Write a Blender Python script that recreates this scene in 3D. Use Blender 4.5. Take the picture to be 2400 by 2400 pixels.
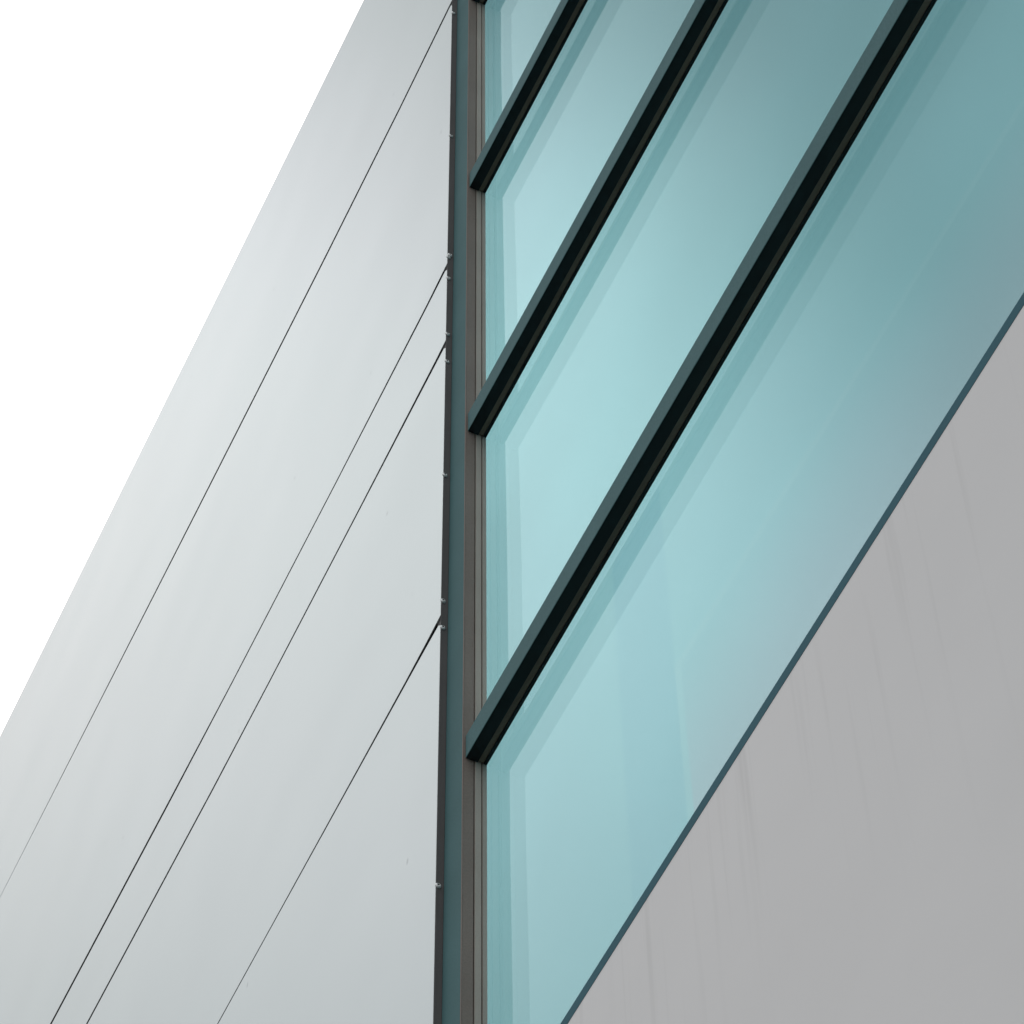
import bpy, math, random
from mathutils import Matrix, Vector
for o in list(bpy.data.objects): bpy.data.objects.remove(o)
S = bpy.context.scene
C = S.collection
R = math.radians

# ---------------------------------------------------------------- camera
# x runs along the facade to the right, y goes into the building, z is up
cam_d = bpy.data.cameras.new("camera"); cam = bpy.data.objects.new("camera", cam_d); C.objects.link(cam)
Mx = Matrix(((0.43539987, 0.76873445, 0.46848084),
             (0.90020402, -0.36731943, -0.23389988),
             (-0.00772478, 0.52356831, -0.85194868)))
cam.matrix_world = Matrix.Translation((4.20928, -1.9, 1.6)) @ Mx.to_4x4()
cam_d.sensor_width = 36; cam_d.sensor_height = 36
cam_d.lens = 36 * 7940.72 / 2400
cam_d.clip_start = 0.05; cam_d.clip_end = 2000
S.camera = cam
S.render.resolution_x = 1024; S.render.resolution_y = 1024

# ---------------------------------------------------------------- sky
SUN = Vector((-0.54, 0.14, 0.80)).normalized()       # hazy sun behind the parapet
w = bpy.data.worlds.new("World"); S.world = w; w.use_nodes = True
nt = w.node_tree; N = nt.nodes; L = nt.links
bg = N["Background"]; bg.inputs[1].default_value = 0.1
sky = N.new("ShaderNodeTexSky"); sky.sky_type = 'NISHITA'; sky.sun_disc = False
sky.sun_elevation = math.asin(SUN.z); sky.sun_rotation = math.atan2(SUN.x, SUN.y)
sky.dust_density = 3
tc = N.new("ShaderNodeTexCoord")
dot = N.new("ShaderNodeVectorMath"); dot.operation = 'DOT_PRODUCT'; dot.inputs[1].default_value = SUN
L.new(tc.outputs["Generated"], dot.inputs[0])
# brightness of the overcast layer by angle from the veiled sun
cr = N.new("ShaderNodeValToRGB"); cr.color_ramp.interpolation = 'B_SPLINE'
el = cr.color_ramp.elements
el[0].position = 0.0; el[0].color = (.95, .95, .95, 1)
el[1].position = 1.0; el[1].color = (1, 1, 1, 1)
for p, v in ((.70, .85), (.82, .30), (.87, .15), (.89, .22), (.905, .36), (.922, .54), (.94, .68), (.966, .72), (.98, .78)):
    e = el.new(p); e.color = (v, v, v, 1)
L.new(dot.outputs["Value"], cr.inputs[0])
nz = N.new("ShaderNodeTexNoise"); nz.inputs["Scale"].default_value = 5.5; nz.inputs["Detail"].default_value = 3
nz.inputs["Roughness"].default_value = .45
mp = N.new("ShaderNodeMapping"); mp.inputs["Location"].default_value = (.3, 1.1, .2)
L.new(tc.outputs["Generated"], mp.inputs[0]); L.new(mp.outputs[0], nz.inputs["Vector"])
mr = N.new("ShaderNodeMapRange"); mr.inputs[1].default_value = .3; mr.inputs[2].default_value = .7
mr.inputs[3].default_value = .88; mr.inputs[4].default_value = 1.14
L.new(nz.outputs[0], mr.inputs[0])
m1 = N.new("ShaderNodeMath"); m1.operation = 'MULTIPLY'; L.new(cr.outputs[0], m1.inputs[0]); L.new(mr.outputs[0], m1.inputs[1])
d2 = N.new("ShaderNodeVectorMath"); d2.operation = 'DOT_PRODUCT'; d2.inputs[1].default_value = Vector((-.55, -.42, .72)).normalized()
L.new(tc.outputs["Generated"], d2.inputs[0])
r2 = N.new("ShaderNodeMapRange"); r2.interpolation_type = 'SMOOTHSTEP'
r2.inputs[1].default_value = .96; r2.inputs[2].default_value = 1.0; r2.inputs[3].default_value = 0; r2.inputs[4].default_value = .42
L.new(d2.outputs["Value"], r2.inputs[0])
m2 = N.new("ShaderNodeMath"); m2.operation = 'ADD'; L.new(m1.outputs[0], m2.inputs[0]); L.new(r2.outputs[0], m2.inputs[1]); m1 = m2
r3 = N.new("ShaderNodeMapRange"); r3.interpolation_type = 'SMOOTHSTEP'      # glow close round the veiled sun
r3.inputs[1].default_value = .961; r3.inputs[2].default_value = .994; r3.inputs[3].default_value = 0; r3.inputs[4].default_value = .56
L.new(dot.outputs["Value"], r3.inputs[0])
sz = N.new("ShaderNodeSeparateXYZ"); L.new(tc.outputs["Generated"], sz.inputs[0])   # overcast darkens towards the horizon
r4 = N.new("ShaderNodeValToRGB"); r4.color_ramp.interpolation = 'B_SPLINE'; e4 = r4.color_ramp.elements
e4[0].position = 0; e4[0].color = (.60, .60, .60, 1); e4[1].position = 1; e4[1].color = (.62, .62, .62, 1)
for p, v in ((.66, .62), (.74, .55), (.80, .70), (.845, .90), (.875, 1.0), (.895, .98), (.915, .79), (.94, .66)):
    e = e4.new(p); e.color = (v, v, v, 1)
L.new(sz.outputs[2], r4.inputs[0])
m4 = N.new("ShaderNodeMath"); m4.operation = 'MULTIPLY'; L.new(m1.outputs[0], m4.inputs[0]); L.new(r4.outputs[0], m4.inputs[1]); m1 = m4
nc = N.new("ShaderNodeTexNoise"); nc.inputs["Scale"].default_value = 7; L.new(tc.outputs["Generated"], nc.inputs["Vector"])
cc = N.new("ShaderNodeMixRGB"); cc.inputs[1].default_value = (15.9, 17.2, 17.1, 1); cc.inputs[2].default_value = (16.7, 16.8, 17.4, 1)
cm = N.new("ShaderNodeMapRange"); cm.inputs[1].default_value = .35; cm.inputs[2].default_value = .65; L.new(nc.outputs[0], cm.inputs[0])
L.new(cm.outputs[0], cc.inputs[0])
gl = N.new("ShaderNodeVectorMath"); gl.operation = 'SCALE'; gl.inputs[0].default_value = (26.5, 19.0, 18.2)
L.new(r3.outputs[0], gl.inputs["Scale"])
c1 = N.new("ShaderNodeVectorMath"); c1.operation = 'SCALE'; L.new(cc.outputs[0], c1.inputs[0]); L.new(m1.outputs[0], c1.inputs["Scale"])
c2 = N.new("ShaderNodeVectorMath"); c2.operation = 'SCALE'; L.new(gl.outputs[0], c2.inputs[0]); L.new(r4.outputs[0], c2.inputs["Scale"])
cl = N.new("ShaderNodeVectorMath"); cl.operation = 'ADD'; L.new(c1.outputs[0], cl.inputs[0]); L.new(c2.outputs[0], cl.inputs[1])
mx = N.new("ShaderNodeMixRGB"); mx.inputs[0].default_value = .9
L.new(sky.outputs[0], mx.inputs[1]); L.new(cl.outputs[0], mx.inputs[2])
L.new(mx.outputs[0], bg.inputs[0])

sun_d = bpy.data.lights.new("sun", 'SUN'); sun_d.energy = 0.8; sun_d.angle = R(12); sun_d.color = (1, .97, .92)
sun = bpy.data.objects.new("sun", sun_d); C.objects.link(sun)
sun.rotation_euler = SUN.to_track_quat('Z', 'Y').to_euler(); sun.location = SUN * 30

S.view_settings.view_transform = 'Standard'; S.view_settings.look = 'None'
S.view_settings.exposure = 0.0; S.view_settings.gamma = 1

# ---------------------------------------------------------------- materials
def mat(name, col, rough=.5, metal=0., var=.04, scale=3., bump=0., bscale=1., spec=.5, grain=0.):
    m = bpy.data.materials.new(name); m.use_nodes = True
    n = m.node_tree.nodes; l = m.node_tree.links; b = n["Principled BSDF"]
    b.inputs["Roughness"].default_value = rough; b.inputs["Metallic"].default_value = metal
    b.inputs["Specular IOR Level"].default_value = spec
    t = n.new("ShaderNodeTexCoord")
    z = n.new("ShaderNodeTexNoise"); z.inputs["Scale"].default_value = scale; z.inputs["Detail"].default_value = 5
    l.new(t.outputs["Object"], z.inputs["Vector"])
    r = n.new("ShaderNodeMapRange"); r.inputs[1].default_value = .3; r.inputs[2].default_value = .7
    r.inputs[3].default_value = 1 - var; r.inputs[4].default_value = 1 + var
    l.new(z.outputs[0], r.inputs[0])
    v = n.new("ShaderNodeVectorMath"); v.operation = 'SCALE'; v.inputs[0].default_value = col
    l.new(r.outputs[0], v.inputs["Scale"])
    out = v.outputs[0]
    if grain:
        g = n.new("ShaderNodeTexNoise"); g.inputs["Scale"].default_value = 260; g.inputs["Detail"].default_value = 2
        l.new(t.outputs["Object"], g.inputs["Vector"])
        gr = n.new("ShaderNodeMapRange"); gr.inputs[1].default_value = .3; gr.inputs[2].default_value = .7
        gr.inputs[3].default_value = 1 - grain; gr.inputs[4].default_value = 1 + grain
        l.new(g.outputs[0], gr.inputs[0])
        v2 = n.new("ShaderNodeVectorMath"); v2.operation = 'SCALE'
        l.new(out, v2.inputs[0]); l.new(gr.outputs[0], v2.inputs["Scale"]); out = v2.outputs[0]
    l.new(out, b.inputs["Base Color"])
    if bump:
        q = n.new("ShaderNodeTexNoise"); q.inputs["Scale"].default_value = bscale; q.inputs["Detail"].default_value = 1
        l.new(t.outputs["Object"], q.inputs["Vector"])
        u = n.new("ShaderNodeBump"); u.inputs["Strength"].default_value = 1; u.inputs["Distance"].default_value = bump
        l.new(q.outputs[0], u.inputs["Height"]); l.new(u.outputs[0], b.inputs["Normal"])
    m["out"] = 0
    return m

def add_specks(m, streaks=False):
    """small dirt marks and, on the lower wall, rain streaks"""
    n = m.node_tree.nodes; l = m.node_tree.links; b = n["Principled BSDF"]
    src = b.inputs["Base Color"].links[0].from_socket
    t = n.new("ShaderNodeTexCoord")
    mp = n.new("ShaderNodeMapping"); mp.inputs["Scale"].default_value = (9, 1, 4)
    l.new(t.outputs["Object"], mp.inputs[0])
    z = n.new("ShaderNodeTexVoronoi"); z.inputs["Scale"].default_value = 1.1; z.inputs["Randomness"].default_value = 1
    l.new(mp.outputs[0], z.inputs["Vector"])
    r = n.new("ShaderNodeMapRange"); r.inputs[1].default_value = .02; r.inputs[2].default_value = .07
    r.inputs[3].default_value = .72; r.inputs[4].default_value = 1
    l.new(z.outputs["Distance"], r.inputs[0])
    # only a few of the cells carry a mark
    sp = n.new("ShaderNodeSeparateColor"); l.new(z.outputs["Color"], sp.inputs[0])
    g = n.new("ShaderNodeMath"); g.operation = 'GREATER_THAN'; g.inputs[1].default_value = .5
    l.new(sp.outputs[0], g.inputs[0])
    mxm = n.new("ShaderNodeMath"); mxm.operation = 'MAXIMUM'; l.new(g.outputs[0], mxm.inputs[0]); l.new(r.outputs[0], mxm.inputs[1])
    v = n.new("ShaderNodeVectorMath"); v.operation = 'SCALE'; l.new(src, v.inputs[0]); l.new(mxm.outputs[0], v.inputs["Scale"])
    out = v.outputs[0]
    if streaks:
        out = src
        mp2 = n.new("ShaderNodeMapping"); mp2.inputs["Scale"].default_value = (30, 1, .7)
        l.new(t.outputs["Object"], mp2.inputs[0])
        s = n.new("ShaderNodeTexNoise"); s.inputs["Scale"].default_value = 1; s.inputs["Detail"].default_value = 3
        l.new(mp2.outputs[0], s.inputs["Vector"])
        sr = n.new("ShaderNodeMapRange"); sr.inputs[1].default_value = .56; sr.inputs[2].default_value = .74
        l.new(s.outputs[0], sr.inputs[0])
        xyz = n.new("ShaderNodeSeparateXYZ"); l.new(t.outputs["Object"], xyz.inputs[0])
        fa = n.new("ShaderNodeMapRange"); fa.inputs[1].default_value = 5.4; fa.inputs[2].default_value = 6.42
        fa.inputs[3].default_value = 0; fa.inputs[4].default_value = .13
        l.new(xyz.outputs[2], fa.inputs[0])
        mm = n.new("ShaderNodeMath"); mm.operation = 'MULTIPLY'; l.new(sr.outputs[0], mm.inputs[0]); l.new(fa.outputs[0], mm.inputs[1])
        mc = n.new("ShaderNodeMixRGB"); l.new(mm.outputs[0], mc.inputs[0]); l.new(out, mc.inputs[1]); mc.inputs[2].default_value = (.16, .14, .12, 1)
        out = mc.outputs[0]
    l.new(out, b.inputs["Base Color"])

M_panel = mat("satin_white_aluminium", (.635, .685, .680), rough=.24, metal=.74, var=.02, scale=1.8, bump=.003, bscale=1.1)
add_specks(M_panel)
M_wall = mat("matt_grey_render", (.74, .712, .700), rough=.42, metal=.2, var=.018, scale=2.5, bump=.0008, bscale=1.2)
add_specks(M_wall, True)
M_teal = mat("blue_green_powder_coat", (.095, .190, .197), rough=.6, var=.06, scale=5, grain=.10, spec=.06)
M_under = mat("underside_shade_and_gasket", (.012, .02, .022), rough=.5, var=.05, spec=.2)  # underside shade put into the teal frame's colour; same black on the gasket
M_strip = mat("brown_thermal_strip", (.20, .16, .12), rough=.8, var=.08, scale=8, spec=.1)
M_brown = mat("brown_reflection_jamb", (.26, .205, .178), rough=.55, var=.08, scale=4, grain=.08, spec=.2)  # brown reflection of the surroundings put into the jamb profile's colour
M_bead = mat("grey_glazing_bead", (.47, .405, .355), rough=.6, var=.08, scale=4, grain=.05, spec=.2)
M_bead2 = mat("taupe_glazing_bead", (.42, .375, .33), rough=.6, var=.08, scale=4, grain=.05, spec=.2)
M_dark = mat("charcoal_edge_trim", (.13, .122, .12), rough=.6, var=.08, scale=6, grain=.08, spec=.2)
M_gap = mat("black_cavity_membrane", (.006, .007, .007), rough=.9, spec=0)
M_rivet = mat("bare_aluminium_rivet", (.98, .97, .95), rough=.35, metal=.2, var=.05, scale=60)
M_sill = mat("slate_blue_sill_flashing", (.055, .15, .185), rough=.6, var=.05, scale=5, grain=.05, spec=.06)
def translucent(name, col, var=.05, see=.5, col2=None, z0=0, z1=1):
    """body tinted glazing film lit from the open court behind it"""
    m = bpy.data.materials.new(name); m.use_nodes = True
    n = m.node_tree.nodes; l = m.node_tree.links; n.remove(n["Principled BSDF"])
    tc = n.new("ShaderNodeTexCoord"); z = n.new("ShaderNodeTexNoise"); z.inputs["Scale"].default_value = .9; z.inputs["Detail"].default_value = 2
    l.new(tc.outputs["Object"], z.inputs["Vector"])
    r = n.new("ShaderNodeMapRange"); r.inputs[1].default_value = .3; r.inputs[2].default_value = .7
    r.inputs[3].default_value = 1 - var; r.inputs[4].default_value = 1 + var; l.new(z.outputs[0], r.inputs[0])
    v = n.new("ShaderNodeVectorMath"); v.operation = 'SCALE'; v.inputs[0].default_value = col; l.new(r.outputs[0], v.inputs["Scale"])
    if col2:   # pale reflection blended into the colour, stronger downwards
        sx = n.new("ShaderNodeSeparateXYZ"); l.new(tc.outputs["Object"], sx.inputs[0])
        f = n.new("ShaderNodeMapRange"); f.inputs[1].default_value = z0; f.inputs[2].default_value = z1; l.new(sx.outputs[2], f.inputs[0])
        mc = n.new("ShaderNodeMixRGB"); mc.inputs[1].default_value = (*col, 1); mc.inputs[2].default_value = (*col2, 1)
        l.new(f.outputs[0], mc.inputs[0]); l.new(mc.outputs[0], v.inputs[0])
    t = n.new("ShaderNodeBsdfTransparent"); q = n.new("ShaderNodeBsdfTranslucent")
    l.new(v.outputs[0], t.inputs[0]); l.new(v.outputs[0], q.inputs[0])
    x = n.new("ShaderNodeMixShader"); x.inputs[0].default_value = see
    l.new(q.outputs[0], x.inputs[1]); l.new(t.outputs[0], x.inputs[2]); l.new(x.outputs[0], n["Material Output"].inputs[0])
    return m
M_spA = translucent("teal_tint_film", (.222, .418, .446))
M_spB = translucent("deeper_blue_tint_film", (.205, .396, .433))
M_refl = translucent("lilac_grey_reflection_sheet", (.222, .408, .436), var=.05, col2=(.300, .385, .418), z0=7.20, z1=6.50)  # pale reflection above the sill, put into the sheet's colour
M_refl_edge = translucent("pale_reflection_edge", (.240, .428, .452))  # lighter rim of the painted reflection
M_ground = mat("asphalt_paving", (.05, .05, .052), rough=.9, var=.2, scale=2)

def glass(refl):
    m = bpy.data.materials.new("clear_coated_glass"); m.use_nodes = True
    n = m.node_tree.nodes; l = m.node_tree.links
    n.remove(n["Principled BSDF"]); out = n["Material Output"]
    t = n.new("ShaderNodeBsdfTransparent"); t.inputs[0].default_value = (.93, .985, .985, 1)
    g = n.new("ShaderNodeBsdfGlossy"); g.inputs["Color"].default_value = (.93, .98, 1, 1); g.inputs["Roughness"].default_value = .03
    tc = n.new("ShaderNodeTexCoord")
    q = n.new("ShaderNodeTexNoise"); q.inputs["Scale"].default_value = .9; q.inputs["Detail"].default_value = 1
    l.new(tc.outputs["Object"], q.inputs["Vector"])
    bp = n.new("ShaderNodeBump"); bp.inputs["Distance"].default_value = .003; l.new(q.outputs[0], bp.inputs["Height"])
    l.new(bp.outputs[0], g.inputs["Normal"])
    lw = n.new("ShaderNodeLayerWeight"); lw.inputs[0].default_value = .5
    p = n.new("ShaderNodeMath"); p.operation = 'POWER'; p.inputs[1].default_value = 5
    l.new(lw.outputs["Facing"], p.inputs[0])
    a = n.new("ShaderNodeMath"); a.operation = 'MULTIPLY_ADD'; a.inputs[1].default_value = refl; a.inputs[2].default_value = .04
    l.new(p.outputs[0], a.inputs[0])
    mx = n.new("ShaderNodeMixShader"); l.new(a.outputs[0], mx.inputs[0]); l.new(t.outputs[0], mx.inputs[1]); l.new(g.outputs[0], mx.inputs[2])
    l.new(mx.outputs[0], out.inputs[0])
    return m
M_glass = glass(.46); M_glass_in = glass(.33)
M_clear = bpy.data.materials.new("clear_glass_core"); M_clear.use_nodes = True
_n = M_clear.node_tree.nodes; _n.remove(_n["Principled BSDF"])
_t = _n.new("ShaderNodeBsdfTransparent"); _t.inputs[0].default_value = (.985, 1, 1, 1)
M_clear.node_tree.links.new(_t.outputs[0], _n["Material Output"].inputs[0])

# ---------------------------------------------------------------- helpers
def box(x0, x1, y0, y1, z0, z1):
    v = [(x, y, z) for x in (x0, x1) for y in (y0, y1) for z in (z0, z1)]
    f = [(0, 1, 3, 2), (4, 6, 7, 5), (0, 4, 5, 1), (2, 3, 7, 6), (0, 2, 6, 4), (1, 5, 7, 3)]
    return v, f
def prism(poly, y0, y1):
    """polygon [(x, z)] counter-clockwise seen from outside (from -y), given depth y0..y1"""
    n = len(poly)
    v = [(x, y0, z) for x, z in poly] + [(x, y1, z) for x, z in poly]
    f = [tuple(range(n)), tuple(range(2 * n - 1, n - 1, -1))]
    f += [((i + 1) % n, i, n + i, n + (i + 1) % n) for i in range(n)]
    return v, f
def build(name, shapes, parent=None, bevel=0, label=None, group=None):
    """shapes: list of ((verts, faces), material) joined into ONE mesh"""
    vs, fs, mi, mats = [], [], [], []
    for (v, f), m in shapes:
        if m not in mats: mats.append(m)
        k = len(vs); vs += v; fs += [tuple(i + k for i in q) for q in f]; mi += [mats.index(m)] * len(f)
    me = bpy.data.meshes.new(name); me.from_pydata(vs, [], fs)
    for m in mats: me.materials.append(m)
    for p, i in zip(me.polygons, mi): p.material_index = i
    o = bpy.data.objects.new(name, me); C.objects.link(o); o.parent = parent
    import bmesh
    b = bmesh.new(); b.from_mesh(me); bmesh.ops.recalc_face_normals(b, faces=b.faces); b.to_mesh(me); b.free()
    if bevel:
        d = o.modifiers.new("bevel", 'BEVEL'); d.width = bevel; d.segments = 2; d.limit_method = 'ANGLE'
    if label: o["label"] = label
    if group: o["group"] = group
    return o

# ---------------------------------------------------------------- ground
g = build("ground", [(((-600, -600, 0), (600, -600, 0), (600, 600, 0), (-600, 600, 0)) and
                      ([(-600, -600, 0), (600, -600, 0), (600, 600, 0), (-600, 600, 0)], [(0, 1, 2, 3)]), M_ground)])
g["kind"] = "structure"

# ---------------------------------------------------------------- building
B = bpy.data.objects.new("building", None); C.objects.link(B)
B["label"] = "building with white metal cladding and a tall teal glass window, seen from below"
B["category"] = "building"

XL, XR, ZT = -13.0, 8.0, 14.332
# joints between the cladding panels: (x, z of the joint centre, opening), measured along the facade
J = [
 [(-.001, 12.478, .0130), (-.425, 12.441, .0135), (-1.056, 12.416, .0140), (-2.235, 12.402, .0130), (-3.06, 12.400, .0100), (-3.9, 12.400, .0050), (-4.4, 12.400, .0030), (XL, 12.40, .003)],
 [(-.001, 10.506, .0135), (-.143, 10.490, .0110), (-.8, 10.452, .0075), (-1.59, 10.420, .0080), (-2.1, 10.412, .0120), (-3.2, 10.412, .0125), (XL, 10.41, .012)],
 [(-.001, 10.032, .0150), (-.071, 10.026, .0130), (-.6, 9.993, .0085), (-1.24, 9.959, .0080), (-1.66, 9.943, .0090), (-2.7, 9.934, .0100), (XL, 9.93, .010)],
 [(-.001, 8.612, .0150), (-.082, 8.607, .0120), (-.207, 8.600, .0085), (-.5325, 8.588, .0065), (-1.083, 8.570, .0045), (-1.40, 8.559, .0045), (XL, 8.50, .004)],
]
FL = .016   # panel corners are clipped where they meet the edge trim
def low(j):   # lower edge of a joint = top outline of the panel beneath, right to left
    p = [(x, z - g * 1.05) for x, z, g in j]
    return [(p[0][0], p[0][1] - FL), (p[0][0] - FL * .75, p[0][1] - .001)] + p[1:]
def high(j):
    p = [(x, z + g * .9) for x, z, g in j]
    return [(p[0][0], p[0][1] + .002)] + p[1:]
tops = [[(-.001, ZT), (XL, ZT)]] + [low(j) for j in J]
bots = [high(j) for j in J] + [[(-.001, .25), (XL, .25)]]
labs = ["top white cladding panel under the sky edge", "wide white cladding panel below the top one",
        "narrow white cladding strip between the two close joints", "white cladding panel below the narrow strip",
        "lowest white cladding panel"]
def slab(top, bot, y0, y1):
    # quads between the two outlines keep the long thin face planar
    xs = sorted(set([p[0] for p in top] + [p[0] for p in bot]))
    def at(line, x):
        q = sorted(line)
        for (a, za), (b, zb) in zip(q, q[1:]):
            if a <= x <= b: return za if b == a else za + (zb - za) * (x - a) / (b - a)
        return q[0][1] if x < q[0][0] else q[-1][1]
    # keep the clipped corner: outline points at equal x collapse to the outermost one
    v, f = [], []
    for x in xs:
        zt, zb = at(top, x), at(bot, x)
        v += [(x, y0, zb), (x, y0, zt), (x, y1, zb), (x, y1, zt)]
    n = len(xs)
    for i in range(n - 1):
        a, b = 4 * i, 4 * (i + 1)
        f += [(a, b, b + 1, a + 1), (a + 2, a + 3, b + 3, b + 2), (a + 1, b + 1, b + 3, a + 3), (a, a + 2, b + 2, b)]
    e = 4 * (n - 1)
    f += [(0, 1, 3, 2), (e, e + 2, e + 3, e + 1)]
    return v, f
for t, b, lb in zip(tops, bots, labs):
    build("cladding_panel", [(slab(t, b, 0, .004), M_panel)], B, label=lb, group="white cladding panels left of the window")

build("cavity_backing", [(box(XL, -.03, .0195, .09, .0, ZT - .02), M_gap)], B)
build("screen_wall", [(box(XL, -1.0, .0905, .5, 0, ZT - .05), M_wall)], B)
build("court_roof", [(box(XL, XR, .205, 9, 0, 6.30), M_wall)], B)
build("plinth", [(box(XL, XR, -.004, .10, 0, .24), M_dark)], B)
build("parapet_coping", [(box(XL, XR, .0045, .09, ZT - .045, ZT - .003), M_panel)], B)

# charcoal return along the cut edge of the cladding, with its rivets
trim = build("edge_trim", [(box(-.028, 0, .0045, .0193, .25, ZT - .05), M_dark),
                           (box(-.0008, .0006, .0006, .0044, .25, ZT - .05), M_dark),
                           (box(-.028, .0005, .0194, .09, .25, ZT - .05), M_gap)], B, label="charcoal edge trim beside the mullion")
def rivet_mesh():
    n = 20; prof = [(.0078, 0), (.0078, .0008), (.0068, .0030), (.0048, .0046), (.0028, .0050), (.0025, .0030), (0, .0030)]
    v, f = [], []
    for r, h in prof[:-1]:
        for k in range(n):
            a = 2 * math.pi * k / n; v.append((h, r * math.cos(a), r * math.sin(a)))
    for i in range(len(prof) - 2):
        for k in range(n):
            f.append((i * n + k, i * n + (k + 1) % n, (i + 1) * n + (k + 1) % n, (i + 1) * n + k))
    c = len(v); v.append((.0030, 0, 0)); b = (len(prof) - 2) * n
    mi = [0] * len(f)
    for k in range(n): f.append((b + k, b + (k + 1) % n, c)); mi.append(1)
    for i in range(4 * n, 5 * n): mi[i] = 1
    me = bpy.data.meshes.new("rivet"); me.from_pydata(v, [], f); me.materials.append(M_rivet); me.materials.append(M_dark)
    for p, i in zip(me.polygons, mi): p.material_index = i; p.use_smooth = (i == 0)
    return me
RM = rivet_mesh()
RIV = [(.0040, 12.376), (.0030, 11.394), (.0070, 10.573), (.0022, 10.555), (.0034, 10.423), (.0034, 10.080),
       (.0034, 9.920), (.0032, 9.300), (.0042, 8.690), (.0046, 8.570), (.0045, 7.539)]
for y, z in RIV:
    o = bpy.data.objects.new("rivet", RM); C.objects.link(o); o.parent = trim; o.location = (.0007, y, z)
    o.rotation_euler = (random.Random(z).uniform(0, 6), 0, 0)
    o["group"] = "rivets along the charcoal edge trim"

# ---------------------------------------------------------------- window
YG = .079; W = .0945; WR = 7.0; WT = 13.9; WB = 6.36
ZTR = [12.315, 10.873, 9.402, 7.915]
HT = [.09, .092, .092, .086]
def front(x0, x1, y, z0, z1):
    return [(x0, y, z0), (x1, y, z0), (x1, y, z1), (x0, y, z1)], [(0, 1, 2, 3)]
def back(x0, x1, y0, y1, z0, z1):
    v, f = box(x0, x1, y0, y1, z0, z1)
    return v, [q for q in f if set(q) != {0, 1, 4, 5}]
win = build("window", [
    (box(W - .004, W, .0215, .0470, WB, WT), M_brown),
    (box(W - .012, W - .006, .0470, .0500, WB, WT), M_gap),
    (box(W - .004, W + .0015, .0500, .0655, WB, WT), M_bead),
    (box(W - .012, W - .004, .0655, .0685, WB, WT), M_gap),
    (box(W - .004, W + .0025, .0685, YG, WB, WT), M_bead2),
    (box(.0006, W - .0125, .0440, YG - .001, WB, WT), M_gap),
    (box(.0006, .020, YG, .108, WB, WT), M_gap),
    (box(WR, WR + .08, .004, .17, WB, WT), M_teal),
    (box(0, WR + .08, .02, .11, WT, WT + .08), M_teal),
], B, label="tall window of long teal panes with dark transoms")
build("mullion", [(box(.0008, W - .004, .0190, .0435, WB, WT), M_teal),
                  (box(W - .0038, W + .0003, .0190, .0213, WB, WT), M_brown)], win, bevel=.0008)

edges = [WT] + [z for z in ZTR] + [WB]
plabs = ["topmost glass pane", "glass pane below the highest transom in view", "glass pane between the two upper long transoms",
         "glass pane between the two lower transoms", "lowest glass pane above the grey wall"]
for i in range(5):
    # panes meet behind the middle of each transom, which is capped on from outside
    zt = WT if i == 0 else ZTR[i - 1] + HT[i - 1] / 2
    z0 = ZTR[i] + HT[i] / 2 if i < 4 else WB
    # sealed double glazing: two sheets, the reflecting face of each towards the street
    build("glass_pane", [(front(.021, WR, YG, z0, zt), M_glass), (back(.021, WR, YG, YG + .004, z0, zt), M_clear),
                         (front(.021, WR, YG + .020, z0, zt), M_glass_in), (back(.021, WR, YG + .020, YG + .024, z0, zt), M_clear)],
          win, label=plabs[i], group="teal glass panes of the window")
    if i < 4:
        build("tinted_film", [(front(.021, WR, .1068, z0, zt), M_spA)], win)
    else:   # the lowest bay is cut round the blue band and the painted reflection
        build("tinted_film", [(front(.021, .684, .1068, z0, zt), M_spA), (front(.9128, WR, .1068, 7.252, zt), M_spA)], win)
for z, h in zip(ZTR, HT):
    build("transom", [
        (box(W + .0016, WR, .0255, .0262 + .0008, z + .0006, z + h), M_teal),
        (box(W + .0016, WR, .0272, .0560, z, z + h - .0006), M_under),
        (box(W + .0028, WR, .0562, .0700, z + .0030, z + h - .001), M_strip),
        (box(W + .0028, WR, .0702, YG - .0002, z + .0002, z + h - .001), M_under)], win, bevel=.0006,
        group="dark transoms across the window")
# sheets behind the lowest pane: bluer band, and the pale reflection painted in
build("tinted_film", [(front(.684, .9128, .1068, WB, ZTR[3] + HT[3] / 2), M_spB)], win, label="bluer upright band behind the lowest pane")
build("reflection_sheet", [(front(.9378, WR, .1068, WB, 7.2262), M_refl),
                (front(.9128, .9378, .1068, WB, 7.252), M_refl_edge), (front(.9378, WR, .1068, 7.2262, 7.252), M_refl_edge)], win,
      label="greyish reflection painted on a sheet behind the lower right of the lowest pane")

# ---------------------------------------------------------------- wall under the window
build("sill_flashing", [(box(.0006, XR, -.0006, .070, 6.427, 6.4565), M_sill)], B, label="slate blue flashing on top of the grey wall")
build("lower_wall", [(box(.0006, XR, 0, .0775, .25, 6.4265), M_wall)], B, label="grey rain streaked wall under the glass")
build("upper_wall", [(box(.0006, XR, 0, .09, WT + .081, ZT - .05), M_panel)], B)
build("end_pier", [(box(WR + .081, XR, 0, .20, 6.4575, WT + .08), M_panel)], B)
